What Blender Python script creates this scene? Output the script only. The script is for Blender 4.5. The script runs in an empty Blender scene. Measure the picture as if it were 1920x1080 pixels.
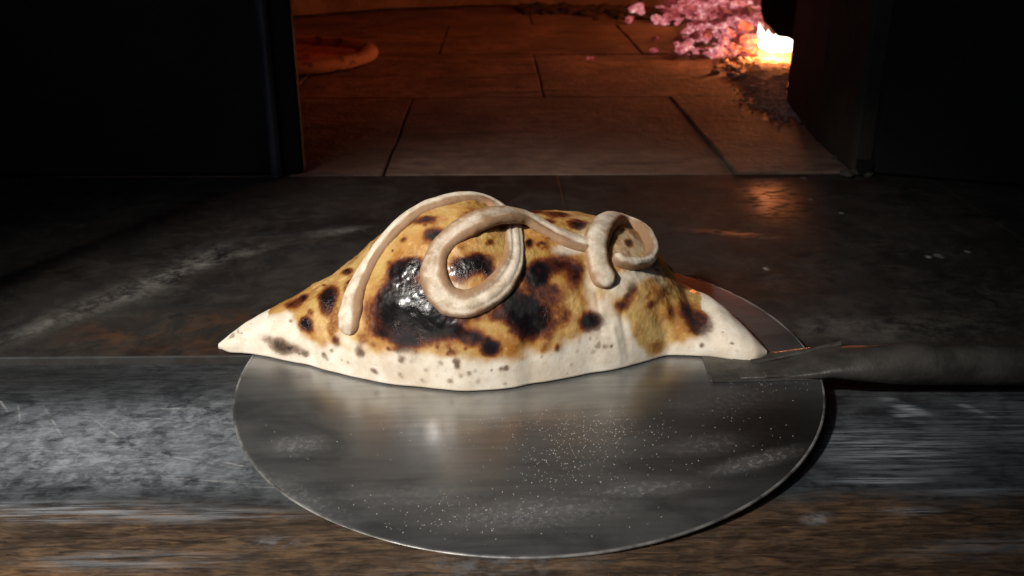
import bpy, math, random
import numpy as np
from mathutils import Vector, Matrix, noise as mnoise
random.seed(7); rng = np.random.default_rng(7)
SC = bpy.context.scene
COL = SC.collection

# ------------------------------------------------------------------ camera
CAM_H = .2579
fw = Vector((0.01648098, 0.92567551, -0.37795929)); rt = Vector((0.99984154, -0.01780145, 0.0)); up = rt.cross(fw)
cd = bpy.data.cameras.new('camera'); cam = bpy.data.objects.new('camera', cd); COL.objects.link(cam)
cam.matrix_world = Matrix(((rt.x, up.x, -fw.x, 0), (rt.y, up.y, -fw.y, 0), (rt.z, up.z, -fw.z, CAM_H), (0, 0, 0, 1)))
cd.sensor_width = 36; cd.lens = 1820 / 1920 * 36; cd.clip_start = .01; cd.clip_end = 50
cd.dof.use_dof = True; cd.dof.focus_distance = .53; cd.dof.aperture_fstop = 16
SC.camera = cam
SC.view_settings.view_transform = 'Standard'; SC.view_settings.look = 'None'
SC.view_settings.exposure = 0; SC.view_settings.gamma = 1; SC.view_settings.use_curve_mapping = False
SC.render.engine = 'CYCLES'; SC.cycles.use_denoising = True; SC.cycles.max_bounces = 6
SC.cycles.sample_clamp_indirect = 4

# ------------------------------------------------------------------ light
w = bpy.data.worlds.new('World'); SC.world = w; w.use_nodes = True
w.node_tree.nodes['Background'].inputs[0].default_value = (.006, .008, .024, 1)
w.node_tree.nodes['Background'].inputs[1].default_value = .35

def lamp(name, kind, loc, power, color, target=None, **kw):
    l = bpy.data.lights.new(name, kind); o = bpy.data.objects.new(name, l); COL.objects.link(o)
    o.location = loc; l.energy = power; l.color = color
    for k, v in kw.items(): setattr(l, k, v)
    if target: o.rotation_euler = (Vector(target) - Vector(loc)).to_track_quat('-Z', 'Y').to_euler()
    return o
LAMP = (-.77, -.30, .95)
lamp('kitchen_lamp', 'SPOT', LAMP, 112, (1, .93, .84), (-.125, .47, 0), shadow_soft_size=.05, spot_size=math.radians(32.5), spot_blend=.95)
lamp('peel_sheen_fill', 'AREA', (-.60, -.50, 1.0), 2.0, (.80, .89, 1), (-.2, .45, 0), shape='RECTANGLE', size=.6, size_y=.5)  # added fill from the upper left for sheen on the peel, no actual fixture
lamp('fire_light', 'POINT', (.462, 1.622, .024), 4.2, (1, .27, .075), shadow_soft_size=.015)
lamp('fire_glow_behind_log', 'POINT', (.60, 1.95, .20), 3.4, (1, .29, .075), shadow_soft_size=.05)

# ------------------------------------------------------------------ helpers
def new_obj(name, me, m=None, parent=None, smooth=True):
    o = bpy.data.objects.new(name, me); COL.objects.link(o)
    if m is not None and not me.materials: me.materials.append(m)
    if smooth and len(me.polygons): me.polygons.foreach_set('use_smooth', [True] * len(me.polygons))
    if parent: o.parent = parent
    return o
def mesh(name, V, Fc, m=None, parent=None, smooth=True):
    me = bpy.data.meshes.new(name); me.from_pydata([tuple(v) for v in V], [], [tuple(int(i) for i in f) for f in Fc]); me.update()
    return new_obj(name, me, m, parent, smooth)
def grid_mesh(name, P, m=None, parent=None, wrap=False, attrs=None):
    nx, ny = P.shape[:2]
    i, j = np.meshgrid(np.arange(nx - 1), np.arange(ny if wrap else ny - 1), indexing='ij')
    j2 = (j + 1) % ny
    q = np.stack([i * ny + j, (i + 1) * ny + j, (i + 1) * ny + j2, i * ny + j2], -1).reshape(-1, 4)
    me = bpy.data.meshes.new(name); me.vertices.add(nx * ny); me.vertices.foreach_set('co', P.reshape(-1).astype(np.float32))
    me.loops.add(q.size); me.loops.foreach_set('vertex_index', q.reshape(-1).astype(np.int32))
    me.polygons.add(len(q)); me.polygons.foreach_set('loop_start', np.arange(0, q.size, 4, dtype=np.int32))
    me.update(calc_edges=True); me.validate()
    for k, v in (attrs or {}).items():
        a = me.attributes.new(k, 'FLOAT', 'POINT'); a.data.foreach_set('value', v.reshape(-1).astype(np.float32))
    return new_obj(name, me, m, parent)
def tag(o, label=None, cat=None, group=None, kind=None):
    if label: o['label'] = label
    if cat: o['category'] = cat
    if group: o['group'] = group
    if kind: o['kind'] = kind
    return o
def empty(name, loc=(0, 0, 0)):
    o = bpy.data.objects.new(name, None); COL.objects.link(o); o.location = loc; o.empty_display_size = .02
    return o

def vnoise(P, scale, seed=0):                      # numpy value noise, 0..1
    Q = P * scale; I = np.floor(Q).astype(np.int64); f = Q - I; f = f * f * (3 - 2 * f)
    def h(a, b, c):
        n = (a * 374761393 + b * 668265263 + c * 2147483647 + seed * 1274126177) & 0xffffffff
        n = ((n ^ (n >> 13)) * 1274126177) & 0xffffffff
        n = (n ^ (n >> 16)) * 2246822519 & 0xffffffff
        return ((n ^ (n >> 15)) & 0xffff) / 65535.
    r = 0
    for dx in (0, 1):
        for dy in (0, 1):
            for dz_ in (0, 1):
                wt = (f[..., 0] if dx else 1 - f[..., 0]) * (f[..., 1] if dy else 1 - f[..., 1]) * (f[..., 2] if dz_ else 1 - f[..., 2])
                r = r + wt * h(I[..., 0] + dx, I[..., 1] + dy, I[..., 2] + dz_)
    return r
def fbm(P, scale, oct=4, seed=0):
    r = 0; a = 1; t = 0
    for k in range(oct):
        r = r + a * vnoise(P, scale * 2 ** k, seed + k); t += a; a *= .5
    return r / t
def sstep(a, b, x):
    t = np.clip((x - a) / (b - a), 0, 1); return t * t * (3 - 2 * t)

# material node builder
class NT:
    def __init__(s, name):
        s.m = bpy.data.materials.new(name); s.m.use_nodes = True; s.t = s.m.node_tree; s.n = s.t.nodes
        s.b = s.n['Principled BSDF']
    def lk(s, a, b): s.t.links.new(a, b)
    def put(s, sock, v):
        if isinstance(v, bpy.types.NodeSocket): s.lk(v, sock)
        elif isinstance(v, tuple) and len(v) == 3 and sock.type == 'RGBA': sock.default_value = (*v, 1)
        else: sock.default_value = v
    def coord(s, kind='Object', scale=(1, 1, 1), rot=(0, 0, 0), loc=(0, 0, 0)):
        c = s.n.new('ShaderNodeTexCoord'); mp = s.n.new('ShaderNodeMapping')
        if kind == 'World':
            g = s.n.new('ShaderNodeNewGeometry'); s.lk(g.outputs['Position'], mp.inputs[0])
        else: s.lk(c.outputs[kind], mp.inputs[0])
        mp.inputs['Scale'].default_value = scale; mp.inputs['Rotation'].default_value = rot; mp.inputs['Location'].default_value = loc
        return mp.outputs[0]
    def noise(s, vec, scale, detail=4, rough=.55, dist=0):
        n = s.n.new('ShaderNodeTexNoise'); s.lk(vec, n.inputs['Vector'])
        n.inputs['Scale'].default_value = scale; n.inputs['Detail'].default_value = detail
        n.inputs['Roughness'].default_value = rough; n.inputs['Distortion'].default_value = dist
        return n.outputs['Fac']
    def vor(s, vec, scale, feature='F1', out='Distance'):
        n = s.n.new('ShaderNodeTexVoronoi'); n.feature = feature; s.lk(vec, n.inputs['Vector']); n.inputs['Scale'].default_value = scale
        return n.outputs[out]
    def ramp(s, fac, stops):
        n = s.n.new('ShaderNodeValToRGB'); s.lk(fac, n.inputs[0]); e = n.color_ramp.elements
        while len(e) < len(stops): e.new(.5)
        for k, (p_, c) in enumerate(stops):
            e[k].position = p_; e[k].color = (c, c, c, 1) if not isinstance(c, tuple) else (*c, 1)
        return n.outputs[0]
    def math(s, op, a, b=0., clamp=False):
        n = s.n.new('ShaderNodeMath'); n.operation = op; n.use_clamp = clamp; s.put(n.inputs[0], a); s.put(n.inputs[1], b); return n.outputs[0]
    def mr(s, v, a, b, c=0., d=1.):
        n = s.n.new('ShaderNodeMapRange'); s.put(n.inputs[0], v)
        for k, x in zip((1, 2, 3, 4), (a, b, c, d)): n.inputs[k].default_value = x
        n.interpolation_type = 'SMOOTHSTEP'
        return n.outputs[0]
    def mix(s, fac, a, b, op='MIX'):
        n = s.n.new('ShaderNodeMix'); n.data_type = 'RGBA'; n.blend_type = op; n.clamp_factor = True
        s.put(n.inputs[0], fac); s.put(n.inputs[6], a); s.put(n.inputs[7], b); return n.outputs[2]
    def attr(s, name):
        n = s.n.new('ShaderNodeAttribute'); n.attribute_name = name; return n.outputs['Fac']
    def bump(s, hgt, strength=.5, dist=.001, normal=None):
        n = s.n.new('ShaderNodeBump'); s.lk(hgt, n.inputs['Height']); n.inputs['Strength'].default_value = strength
        n.inputs['Distance'].default_value = dist
        if normal: s.lk(normal, n.inputs['Normal'])
        return n.outputs[0]
    ef = 'Object'
    def ell(s, cx, cy, rx, ry, ang=0):             # soft ellipse mask in plan, 1 at the centre
        n = s.n.new('ShaderNodeMapping'); n.vector_type = 'TEXTURE'
        c = s.n.new('ShaderNodeTexCoord' if s.ef == 'Object' else 'ShaderNodeNewGeometry'); s.lk(c.outputs['Object' if s.ef == 'Object' else 'Position'], n.inputs[0])
        n.inputs['Location'].default_value = (cx, cy, 0); n.inputs['Rotation'].default_value = (0, 0, ang); n.inputs['Scale'].default_value = (rx, ry, 1e6)
        l = s.n.new('ShaderNodeVectorMath'); l.operation = 'LENGTH'; s.lk(n.outputs[0], l.inputs[0])
        return s.mr(l.outputs['Value'], 1.15, .1, 0, 1)
    def out(s, color=None, rough=None, normal=None, metal=None, spec=None, **kw):
        if color is not None: s.put(s.b.inputs['Base Color'], color)
        if rough is not None: s.put(s.b.inputs['Roughness'], rough)
        if normal is not None: s.put(s.b.inputs['Normal'], normal)
        if metal is not None: s.put(s.b.inputs['Metallic'], metal)
        if spec is not None: s.put(s.b.inputs['Specular IOR Level'], spec)
        return s.m

# ------------------------------------------------------------------ materials
def m_hearth():
    t = NT('hearth_stone'); g = t.coord('World'); inf = t.n.new('ShaderNodeObjectInfo')
    a = t.noise(g, 7, 5, .6, .6); b = t.noise(g, 45, 5, .65); st = t.noise(t.coord('World', (1, 3.2, 1)), 9, 5, .65, .8)
    c = t.mix(t.mr(a, .3, .7), (.12, .070, .050), (.34, .215, .155))
    c = t.mix(t.mr(b, .35, .70, 0, .7), c, (.11, .07, .05))
    c = t.mix(t.mr(st, .50, .70, 0, .8), c, (.05, .035, .03))
    c = t.mix(t.mr(inf.outputs['Random'], 0, 1, 0, .35), c, (.16, .11, .09))
    n = t.bump(t.math('ADD', b, t.math('MULTIPLY', t.noise(g, 160, 3), .5)), .8, .003)
    return t.out(c, t.mr(a, .3, .7, .75, .92), n, spec=.25)
def m_landing():
    t = NT('landing_stone'); t.ef = 'World'; g = t.coord('World')
    a = t.noise(g, 6, 5, .6, .5); b = t.noise(g, 60, 5, .65)
    c = t.mix(t.mr(a, .3, .7), (.009, .0085, .0082), (.024, .0218, .020))
    c = t.mix(t.mr(t.noise(t.coord('World', (1, 1, 1), loc=(3, 0, 0)), 14, 4), .45, .7, 0, .5), c, (.024, .016, .012))
    c = t.mix(t.mr(t.noise(t.coord('World', (1, 1, 1), loc=(0, 9, 0)), 36, 7, .75, .6), .44, .66, 0, .55), c, (.048, .042, .036)); c = t.mix(t.mr(t.noise(t.coord('World', (1, 1, 1), loc=(0, 4, 0)), 22, 5, .7), .5, .66, 0, .7), c, (.007, .006, .006))
    # swept flour and ash smears, each with its own outline
    R = math.atan2(1, .457)
    fine = t.mr(t.noise(t.coord('World', (1, 1, 1), loc=(0, 0, 2)), 150, 4, .7), .42, .66)
    soft = t.mr(t.noise(t.coord('World', loc=(0, 5, 0)), 28, 5, .6, 1.2), .38, .68)
    for cx, cy, rx, ry, ang, am in ((-.232, .668, .075, .014, R + .1, .34), (-.24, .660, .10, .035, R, .16), (-.128, .757, .040, .014, .3, .34), (-.275, .600, .09, .018, R - .1, .35),
                                    (-.20, .70, .06, .012, R - .35, .30), (.25, .56, .11, .030, 0, .22), (.40, .60, .15, .045, 0, .12), (.26, .90, .02, .012, .2, .3)):
        k = t.math('MULTIPLY', t.ell(cx, cy, rx, ry, ang), am)
        k = t.math('MULTIPLY', k, t.math('ADD', t.math('MULTIPLY', fine, .5), t.math('MULTIPLY', soft, .7)))
        c = t.mix(k, c, (.30, .29, .26))
    k = t.math('MULTIPLY', t.ell(-.19, .560, .10, .040), t.math('MULTIPLY', soft, .9)); c = t.mix(k, c, (.085, .036, .014))
    sp = t.n.new('ShaderNodeSeparateXYZ'); t.lk(g, sp.inputs[0]); c = t.mix(t.math('MULTIPLY', t.mr(sp.outputs[1], .5266, .5285, .8, 0), t.mr(b, .35, .65, .3, 1)), c, (.045, .048, .050))
    for cx, cy, r in ((.339, .691, .004), (.330, .690, .003), (.365, .700, .003), (.200, .667, .003), (.285, .84, .003), (.30, .80, .0025), (.30, .91, .004)):
        k = t.math('MULTIPLY', t.ell(cx, cy, r, r * 1.5), t.mr(fine, .1, .6, .3, .9)); c = t.mix(k, c, (.35, .35, .33))
    n = t.bump(t.math('ADD', b, t.math('MULTIPLY', t.noise(g, 9, 4), 1.5)), .35, .0012)
    pol = t.math('MAXIMUM', t.ell(.252, .84, .035, .085, -.15), t.ell(.190, .748, .050, .011, -.28)); pol = t.math('MULTIPLY', pol, t.mr(t.noise(t.coord('World', (1, 2, 1)), 50, 4, .6, .5), .38, .56))
    return t.out(c, t.math('SUBTRACT', t.math('ADD', t.mr(a, .3, .7, .56, .70), t.math('MULTIPLY', b, .12)), t.math('MULTIPLY', pol, .34)), n, spec=t.math('ADD', .22, t.math('MULTIPLY', pol, .45)))
def m_ledge():
    t = NT('floury_charred_wood'); g = t.coord('Object')
    gr = t.noise(t.coord('Object', (9, 55, 10)), 5, 6, .68, .9); gr2 = t.noise(t.coord('Object', (22, 170, 10), loc=(2, 0, 0)), 4, 5, .65, .6)
    big = t.noise(t.coord('Object', (1, 2.2, 1)), 12, 4, .6, .6)
    iso = t.noise(t.coord('Object', (1, 1.3, 1)), 48, 6, .68, .5); grey = t.mix(t.mr(t.math('ADD', t.math('MULTIPLY', gr, .35), t.math('MULTIPLY', iso, .65)), .38, .62), (.015, .0175, .021), (.058, .065, .072))
    brown = t.mix(t.mr(gr, .35, .68), (.020, .013, .009), (.135, .078, .040))
    brown = t.mix(t.mr(iso, .42, .62, 0, .7), brown, (.020, .014, .011)); brown = t.mix(t.mr(gr2, .45, .75, 0, .5), brown, (.15, .11, .075))
    sp = t.n.new('ShaderNodeSeparateXYZ'); t.lk(g, sp.inputs[0]); y = t.math('ADD', sp.outputs[1], t.math('MULTIPLY', t.math('SUBTRACT', big, .5), .03))
    c = t.mix(t.mr(y, .369, .388, 1, 0), grey, brown)
    fleck = t.mr(t.noise(t.coord('Object', (1, 1.2, 1), (0, 0, .5)), 120, 6, .72, .3), .40, .70)
    swipe = t.mr(t.noise(t.coord('Object', (1, 4.5, 1), (0, 0, .62)), 60, 6, .7, .5), .52, .74)
    fl = t.math('MAXIMUM', fleck, swipe)
    streak = t.mr(t.noise(t.coord('Object', (1, 22, 1)), 16, 5, .7), .42, .60)
    for cx, cy, rx, ry, ang, am, s_ in ((-.185, .440, .11, .045, -.15, .50, fl), (-.20, .435, .13, .05, -.1, .30, t.mr(iso, .3, .6)), (-.25, .425, .08, .05, -.3, .40, fl), (-.15, .465, .06, .03, 0, .35, fl), (-.17, .408, .10, .02, -.1, .38, fl),
                                       (-.21, .376, .09, .011, 0, .60, streak), (-.13, .372, .05, .008, 0, .3, streak),
                                       (.20, .425, .045, .032, 0, .60, streak), (.225, .466, .020, .007, -.9, .75, streak), (.222, .455, .012, .006, -.8, .6, streak),
                                       (.262, .462, .014, .004, -.9, .7, streak), (.185, .395, .03, .004, 0, .7, streak), (.24, .385, .05, .004, 0, .4, streak),
                                       (.19, .370, .018, .004, 0, .5, streak), (.145, .365, .01, .006, .3, .5, fl), (.30, .44, .10, .05, 0, .25, streak),
                                       (.0, .335, .06, .012, .1, .22, fl), (.22, .345, .07, .010, .12, .2, streak), (-.16, .34, .06, .010, .0, .3, streak), (-.10,.352,.02,.006,0,.35,fl)):
        c = t.mix(t.math('MULTIPLY', t.math('MULTIPLY', t.ell(cx, cy, rx, ry, ang), am), s_), c, (.37, .41, .46))
    # single long scratches
    for cx, cy, rx, ang in ((-.165, .423, .045, -.30), (-.20, .445, .03, -.75), (-.235, .455, .03, -.95), (-.13, .415, .03, -.35), (-.15, .402, .04, -.12), (-.175, .472, .012, 0), (-.19, .462, .02, -.1), (-.26, .468, .012, -1.1), (-.275, .48, .02, -.9), (-.10, .394, .02, -.05)):
        c = t.mix(t.math('MULTIPLY', t.math('MULTIPLY', t.ell(cx, cy, rx, .0009, ang), .34), t.mr(iso, .42, .56, 0, 1)), c, (.5, .5, .49))
    # soot band below the step on the left, warm bare wood at the near left corner
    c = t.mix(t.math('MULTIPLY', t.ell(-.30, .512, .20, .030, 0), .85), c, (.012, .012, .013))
    c = t.mix(t.math('MULTIPLY', t.ell(-.215, .315, .07, .030, 0), t.mr(gr, .35, .6, .1, .7)), c, (.30, .15, .05))
    n = t.bump(t.math('ADD', gr, t.math('ADD', t.math('MULTIPLY', gr2, .5), t.math('MULTIPLY', t.noise(g, 180, 4), .35))), .6, .0012)
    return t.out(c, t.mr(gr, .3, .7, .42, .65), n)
def m_iron(name='black_iron', c0=(.002, .002, .0035), c1=(.005, .005, .007), r=.75):
    t = NT(name); g = t.coord('World'); a = t.noise(g, 14, 5, .6); b = t.noise(g, 120, 4)
    return t.out(t.mix(t.mr(a, .35, .7), c0, c1), t.mr(a, .3, .7, r - .08, r + .12), t.bump(t.math('ADD', a, t.math('MULTIPLY', b, .4)), .4, .001), metal=.3)
def m_soot():
    t = NT('sooty_masonry'); g = t.coord('World'); a = t.noise(g, 8, 6, .65, .4); b = t.noise(g, 70, 5, .7)
    c = t.mix(t.mr(a, .35, .7), (.010, .009, .008), (.034, .030, .022)); c = t.mix(t.mr(b, .4, .8, 0, .5), c, (.02, .016, .013))
    return t.out(c, .85, t.bump(t.math('ADD', a, t.math('MULTIPLY', b, .5)), .8, .004))
def m_brick():
    t = NT('oven_brick'); g = t.coord('World'); i = t.n.new('ShaderNodeObjectInfo'); a = t.noise(g, 18, 6, .65); b = t.noise(g, 90, 4)
    c = t.mix(t.mr(a, .35, .7), (.20, .11, .065), (.34, .21, .13)); c = t.mix(t.mr(i.outputs['Random'], 0, 1, 0, .5), c, (.16, .085, .05))
    return t.out(c, .9, t.bump(t.math('ADD', a, t.math('MULTIPLY', b, .6)), .8, .004))
def m_ember():
    t = NT('glowing_ember'); g = t.coord('World'); i = t.n.new('ShaderNodeObjectInfo')
    a = t.math('ADD', t.noise(g, 70, 6, .72, .5), t.mr(i.outputs['Random'], 0, 1, -.13, .16))
    e = t.ramp(a, [(.32, (.055, .009, .008)), (.47, (.27, .036, .040)), (.58, (.60, .125, .15)), (.69, (1.05, .36, .38)), (.80, (2.0, 1.3, 1.15))])
    t.out((.12, .06, .05), .9, t.bump(t.noise(g, 120, 5), 1, .005))
    t.put(t.b.inputs['Emission Color'], e); t.b.inputs['Emission Strength'].default_value = .66
    return t.m
def m_flat(name, c, r=.8, bump_s=120, bs=.5, c2=None, metal=0):
    t = NT(name); g = t.coord('World'); a = t.noise(g, bump_s * .3, 5, .65); c2 = c2 or tuple(x * .6 for x in c)
    return t.out(t.mix(t.mr(a, .35, .7), c, c2), r, t.bump(t.noise(g, bump_s, 4, .65), bs, .002), metal=metal)
def m_peel():
    t = NT('brushed_aluminium'); g = t.coord('Object')
    br = t.noise(t.coord('Object', (2.5, 40, 1)), 6, 4, .5, .4); cl = t.noise(t.coord('Object', (1, 1.8, 1)), 16, 5, .62, .8); fine = t.noise(g, 420, 3, .6)
    c = t.mix(t.mr(br, .3, .7), (.36, .375, .39), (.44, .45, .46))
    c = t.mix(t.mr(cl, .40, .68, 0, .45), c, (.18, .175, .165))
    pw = t.mr(t.noise(g, 300, 4, .75), .48, .62)
    met = t.mr(cl, .35, .7, .93, .82); k_all = None
    for cx, cy, rx, ry, ang, am in ((-.13, -.115, .06, .02, -.5, .42), (-.12, -.075, .02, .012, 0, .45), (.00, -.135, .055, .014, .1, .40), (.11, -.10, .035, .008, .35, .75), (.09, -.085, .03, .012, .2, .35),
                                    (.135, -.10, .010, .003, .5, .8), (.11, -.045, .045, .02, .2, .22), (-.06, -.12, .05, .012, 0, .20), (.05, -.12, .04, .008, .1, .4)):
        k = t.math('MULTIPLY', t.math('MULTIPLY', t.ell(cx, cy, rx, ry, ang), am * .62), t.math('ADD', t.math('MULTIPLY', pw, .6), .4))
        k_all = k if k_all is None else t.math('MAXIMUM', k_all, k)
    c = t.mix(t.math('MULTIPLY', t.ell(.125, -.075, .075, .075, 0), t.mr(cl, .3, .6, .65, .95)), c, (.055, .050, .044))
    c = t.mix(k_all, c, (.50, .50, .49)); met = t.math('MULTIPLY', met, t.math('SUBTRACT', 1., k_all))
    sc = t.mr(t.noise(t.coord('Object', (1, 26, 1), (0, 0, .35)), 12, 4, .7), .66, .72)
    c = t.mix(t.math('MULTIPLY', sc, .3), c, (.5, .5, .5))
    n = t.bump(t.math('ADD', br, t.math('MULTIPLY', fine, .3)), .07, .0005)
    return t.out(c, t.math('ADD', t.mr(cl, .3, .7, .28, .34), t.math('MULTIPLY', k_all, .3)), n, metal=met)
def m_crust():
    t = NT('baked_crust'); g = t.coord('Object'); ch = t.attr('char'); go = t.attr('gold')
    n1 = t.noise(g, 90, 5, .6, .3); n2 = t.noise(g, 320, 5, .65); n3 = t.noise(g, 1100, 3, .6); n0 = t.noise(g, 28, 4, .55)
    flour = t.mix(t.mr(n1, .35, .7), (.84, .77, .66), (.70, .61, .48))
    flour = t.mix(t.mr(n0, .5, .7, 0, .45), flour, (.62, .50, .36)); flour = t.mix(t.mr(n2, .56, .72, 0, .35), flour, (.40, .30, .20))
    gold = t.mix(t.mr(n0, .35, .65), (.46, .22, .045), (.66, .45, .17)); gold = t.mix(t.mr(n1, .42, .72, 0, .7), gold, (.34, .10, .010))
    gold = t.mix(t.mr(t.noise(t.coord('Object', loc=(.3, 0, 0)), 45, 4, .6), .48, .68, 0, .65), gold, (.50, .36, .10)); gold = t.mix(t.mr(n2, .54, .72, 0, .5), gold, (.80, .54, .26))
    base = t.mix(go, flour, gold)
    chn = t.math('ADD', ch, t.math('MULTIPLY', t.math('SUBTRACT', n2, .5), t.mr(ch, .05, .5, 0, .55)))
    pale_c = t.ramp(chn, [(.08, (.56, .46, .35)), (.35, (.26, .19, .135)), (.6, (.10, .065, .045)), (.9, (.02, .015, .012))])
    cc = t.ramp(chn, [(.10, (.46, .23, .06)), (.34, (.26, .085, .015)), (.52, (.090, .020, .008)), (.72, (.022, .008, .007)), (.92, (.006, .005, .006))])
    cc = t.mix(t.mr(go, .1, .8), pale_c, cc); col = t.mix(t.mr(chn, .02, .40), base, cc)
    glz = t.math('MAXIMUM', t.math('MULTIPLY', go, .62), t.mr(ch, .35, .7)); glz = t.math('MULTIPLY', glz, t.attr('wet'))
    hi = t.math('ADD', t.math('MULTIPLY', n2, 1.0), t.math('MULTIPLY', n3, .35))
    b1 = t.n.new('ShaderNodeBump'); t.lk(hi, b1.inputs['Height']); b1.inputs['Distance'].default_value = .0012
    rr = t.mr(n0, .40, .58); t.put(b1.inputs['Strength'], t.math('ADD', .16, t.math('MULTIPLY', t.math('MULTIPLY', t.math('MULTIPLY', glz, rr), .8), t.mr(ch, .7, .95, 1, .35))))
    t.out(col, t.mr(glz, 0, 1, .82, .26), b1.outputs[0], spec=.5)
    t.put(t.b.inputs['Coat Weight'], t.math('MULTIPLY', glz, .9)); t.b.inputs['Coat Roughness'].default_value = .20
    t.b.inputs['Subsurface Weight'].default_value = .0
    return t.m
def m_dough():
    t = NT('pale_baked_dough'); g = t.coord('Object'); a = t.attr('toast')
    n1 = t.noise(g, 110, 5, .6, .3); n2 = t.noise(g, 500, 4, .6)
    c = t.mix(t.mr(n1, .35, .7), (.80, .71, .58), (.56, .46, .34)); c = t.mix(t.mr(n2, .58, .75, 0, .4), c, (.36, .25, .15))
    c = t.mix(t.mr(t.math('ADD', a, t.math('MULTIPLY', t.math('SUBTRACT', n1, .5), .9)), .10, .80, 0, .88), c, (.27, .135, .055))
    return t.out(c, .72, t.bump(t.math('ADD', n1, t.math('MULTIPLY', n2, .4)), .45, .0012))

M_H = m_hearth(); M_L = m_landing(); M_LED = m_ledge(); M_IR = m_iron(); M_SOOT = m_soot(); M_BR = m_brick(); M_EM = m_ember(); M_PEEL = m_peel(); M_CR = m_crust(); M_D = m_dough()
M_JOINT = m_flat('ash_filled_joint', (.03, .022, .018), .95)
M_ASH = m_flat('pale_ash', (.20, .14, .09), .95, 160, .9, (.07, .05, .035))
M_ASHG = m_flat('grey_ash', (.42, .37, .31), .95, 160, .9, (.22, .18, .15))
M_BARK = m_flat('charred_bark', (.004, .003, .0025), .95, 60, 1, (.012, .007, .005))
M_BARK.node_tree.nodes['Principled BSDF'].inputs['Specular IOR Level'].default_value = .05
M_HANDLE = m_flat('dull_steel', (.13, .122, .11), .45, 90, .4, (.05, .046, .042), .5)
M_FLOUR = m_flat('semolina_flour', (.60, .58, .53), .8, 500, .2)

# ------------------------------------------------------------------ stone pieces
def slab(name, x0, x1, y0, y1, top, thick, mat, parent, jit=.0012, bev=.003, gap=.0018, nb=7, tilt=(0, 0)):
    cx, cy = (x0 + x1) / 2, (y0 + y1) / 2; ring = []
    c = [(x0 + gap, y0 + gap), (x1 - gap, y0 + gap), (x1 - gap, y1 - gap), (x0 + gap, y1 - gap)]
    for k in range(4):
        a, b = c[k], c[(k + 1) % 4]
        for q in range(nb):
            f_ = q / nb; px = a[0] + (b[0] - a[0]) * f_; py = a[1] + (b[1] - a[1]) * f_
            r = jit * (1 if q else .3)
            ring.append((px - cx + random.uniform(-r, r), py - cy + random.uniform(-r, r)))
    n = len(ring); V = []
    zt = lambda x, y: tilt[0] * x + tilt[1] * y
    for (x, y) in ring: V.append((x * (1 - bev / .17), y * (1 - bev / .17), zt(x, y)))
    for (x, y) in ring: V.append((x, y, zt(x, y) - bev * .8))
    for (x, y) in ring: V.append((x, y, -thick))
    Fc = [tuple(range(n))] + [(n + i, n + (i + 1) % n, (i + 1) % n, i) for i in range(n)] + [(2 * n + i, 2 * n + (i + 1) % n, n + (i + 1) % n, n + i) for i in range(n)]
    o = mesh(name, V, Fc, mat, parent, smooth=False); o.location = (cx, cy, top); return o

hearth = tag(empty('oven_hearth', (0, 0, 0)), kind='structure')
def piece(*a, **k): return slab(*a, **k)
rows = [(.929, 1.319, (-.458, -.110, .238, .586)), (1.319, 1.695, (-.629, -.281, .067, .415, .763)), (1.695, 2.095, (-.80, -.445, -.095, .255, .603, .95)), (2.095, 2.49, (-.62, -.27, .08, .43, .78))]
for r, (y0, y1, xs) in enumerate(rows):
    for a, b in zip(xs[:-1], xs[1:]):
        piece('tile', a, b, y0, y1, random.uniform(-.0012, .0006), .03, M_H, hearth, jit=.0011, bev=.0016, gap=.0012, nb=9, tilt=(random.uniform(-.0015, .0015), random.uniform(-.0015, .0015)))
mesh('mortar_bed', [(-.9, .93, -.012), (1, .93, -.012), (1, 2.6, -.012), (-.9, 2.6, -.012)], [(0, 1, 2, 3)], M_JOINT, hearth)
landing = tag(empty('landing_shelf'), kind='structure')
mesh('mortar_bed', [(-.9, .53, -.004), (1.1, .53, -.004), (1.1, .926, -.004), (-.9, .926, -.004)], [(0, 1, 2, 3)], M_JOINT, landing)
for a, b in zip((-.92, .063, .422, .78), (.063, .422, .78, 1.14)):
    slab('slab', a, b, .5265, .926, random.uniform(-.0004, .0001), .03, M_L, landing, jit=.0004, bev=.0010, gap=.0002, nb=12)

# front ledge: one long charred board, its near edge rounded down
ys = [.5262, .50, .45, .40, .36, .32, .28, .262, .254, .250, .250]; zs = [0, 0, 0, 0, 0, 0, 0, -.001, -.004, -.010, -.05]
xs = np.linspace(-.9, .9, 61); P = np.zeros((61, len(ys), 3))
for i, x in enumerate(xs):
    for j in range(len(ys)): P[i, j] = (x, ys[j], zs[j] - .005)
P = P[:, ::-1]
ledge = tag(grid_mesh('wooden_ledge', P, M_LED), kind='structure')

# ------------------------------------------------------------------ oven body
def box(name, pts, z0, z1, mat, parent, bev=0.004, sub=0):
    n = len(pts); V = [(x, y, z0) for x, y in pts] + [(x, y, z1) for x, y in pts]
    Fc = [tuple(range(n))[::-1], tuple(range(n, 2 * n))] + [(i, (i + 1) % n, n + (i + 1) % n, n + i) for i in range(n)]
    o = mesh(name, V, Fc, mat, parent, smooth=False)
    if bev:
        m = o.modifiers.new('b', 'BEVEL'); m.width = bev; m.segments = 2; m.limit_method = 'ANGLE'
    return o
front = tag(empty('oven_facade'), 'sooty black masonry front of the oven around its mouth', 'oven front')
box('jamb', [(-.208, .9262), (-.1880, .936), (-.190, .950), (-.262, 1.253), (-.62, 1.253), (-.62, .9262)], 0, .36, M_IR, front)['label'] = 'black left jamb of the oven mouth'
box('jamb', [(.352, .927), (.95, .927), (.95, 1.276), (.385, 1.276), (.357, 1.06)], 0, .36, M_SOOT, front)['label'] = 'dark right jamb of the oven mouth'
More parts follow.
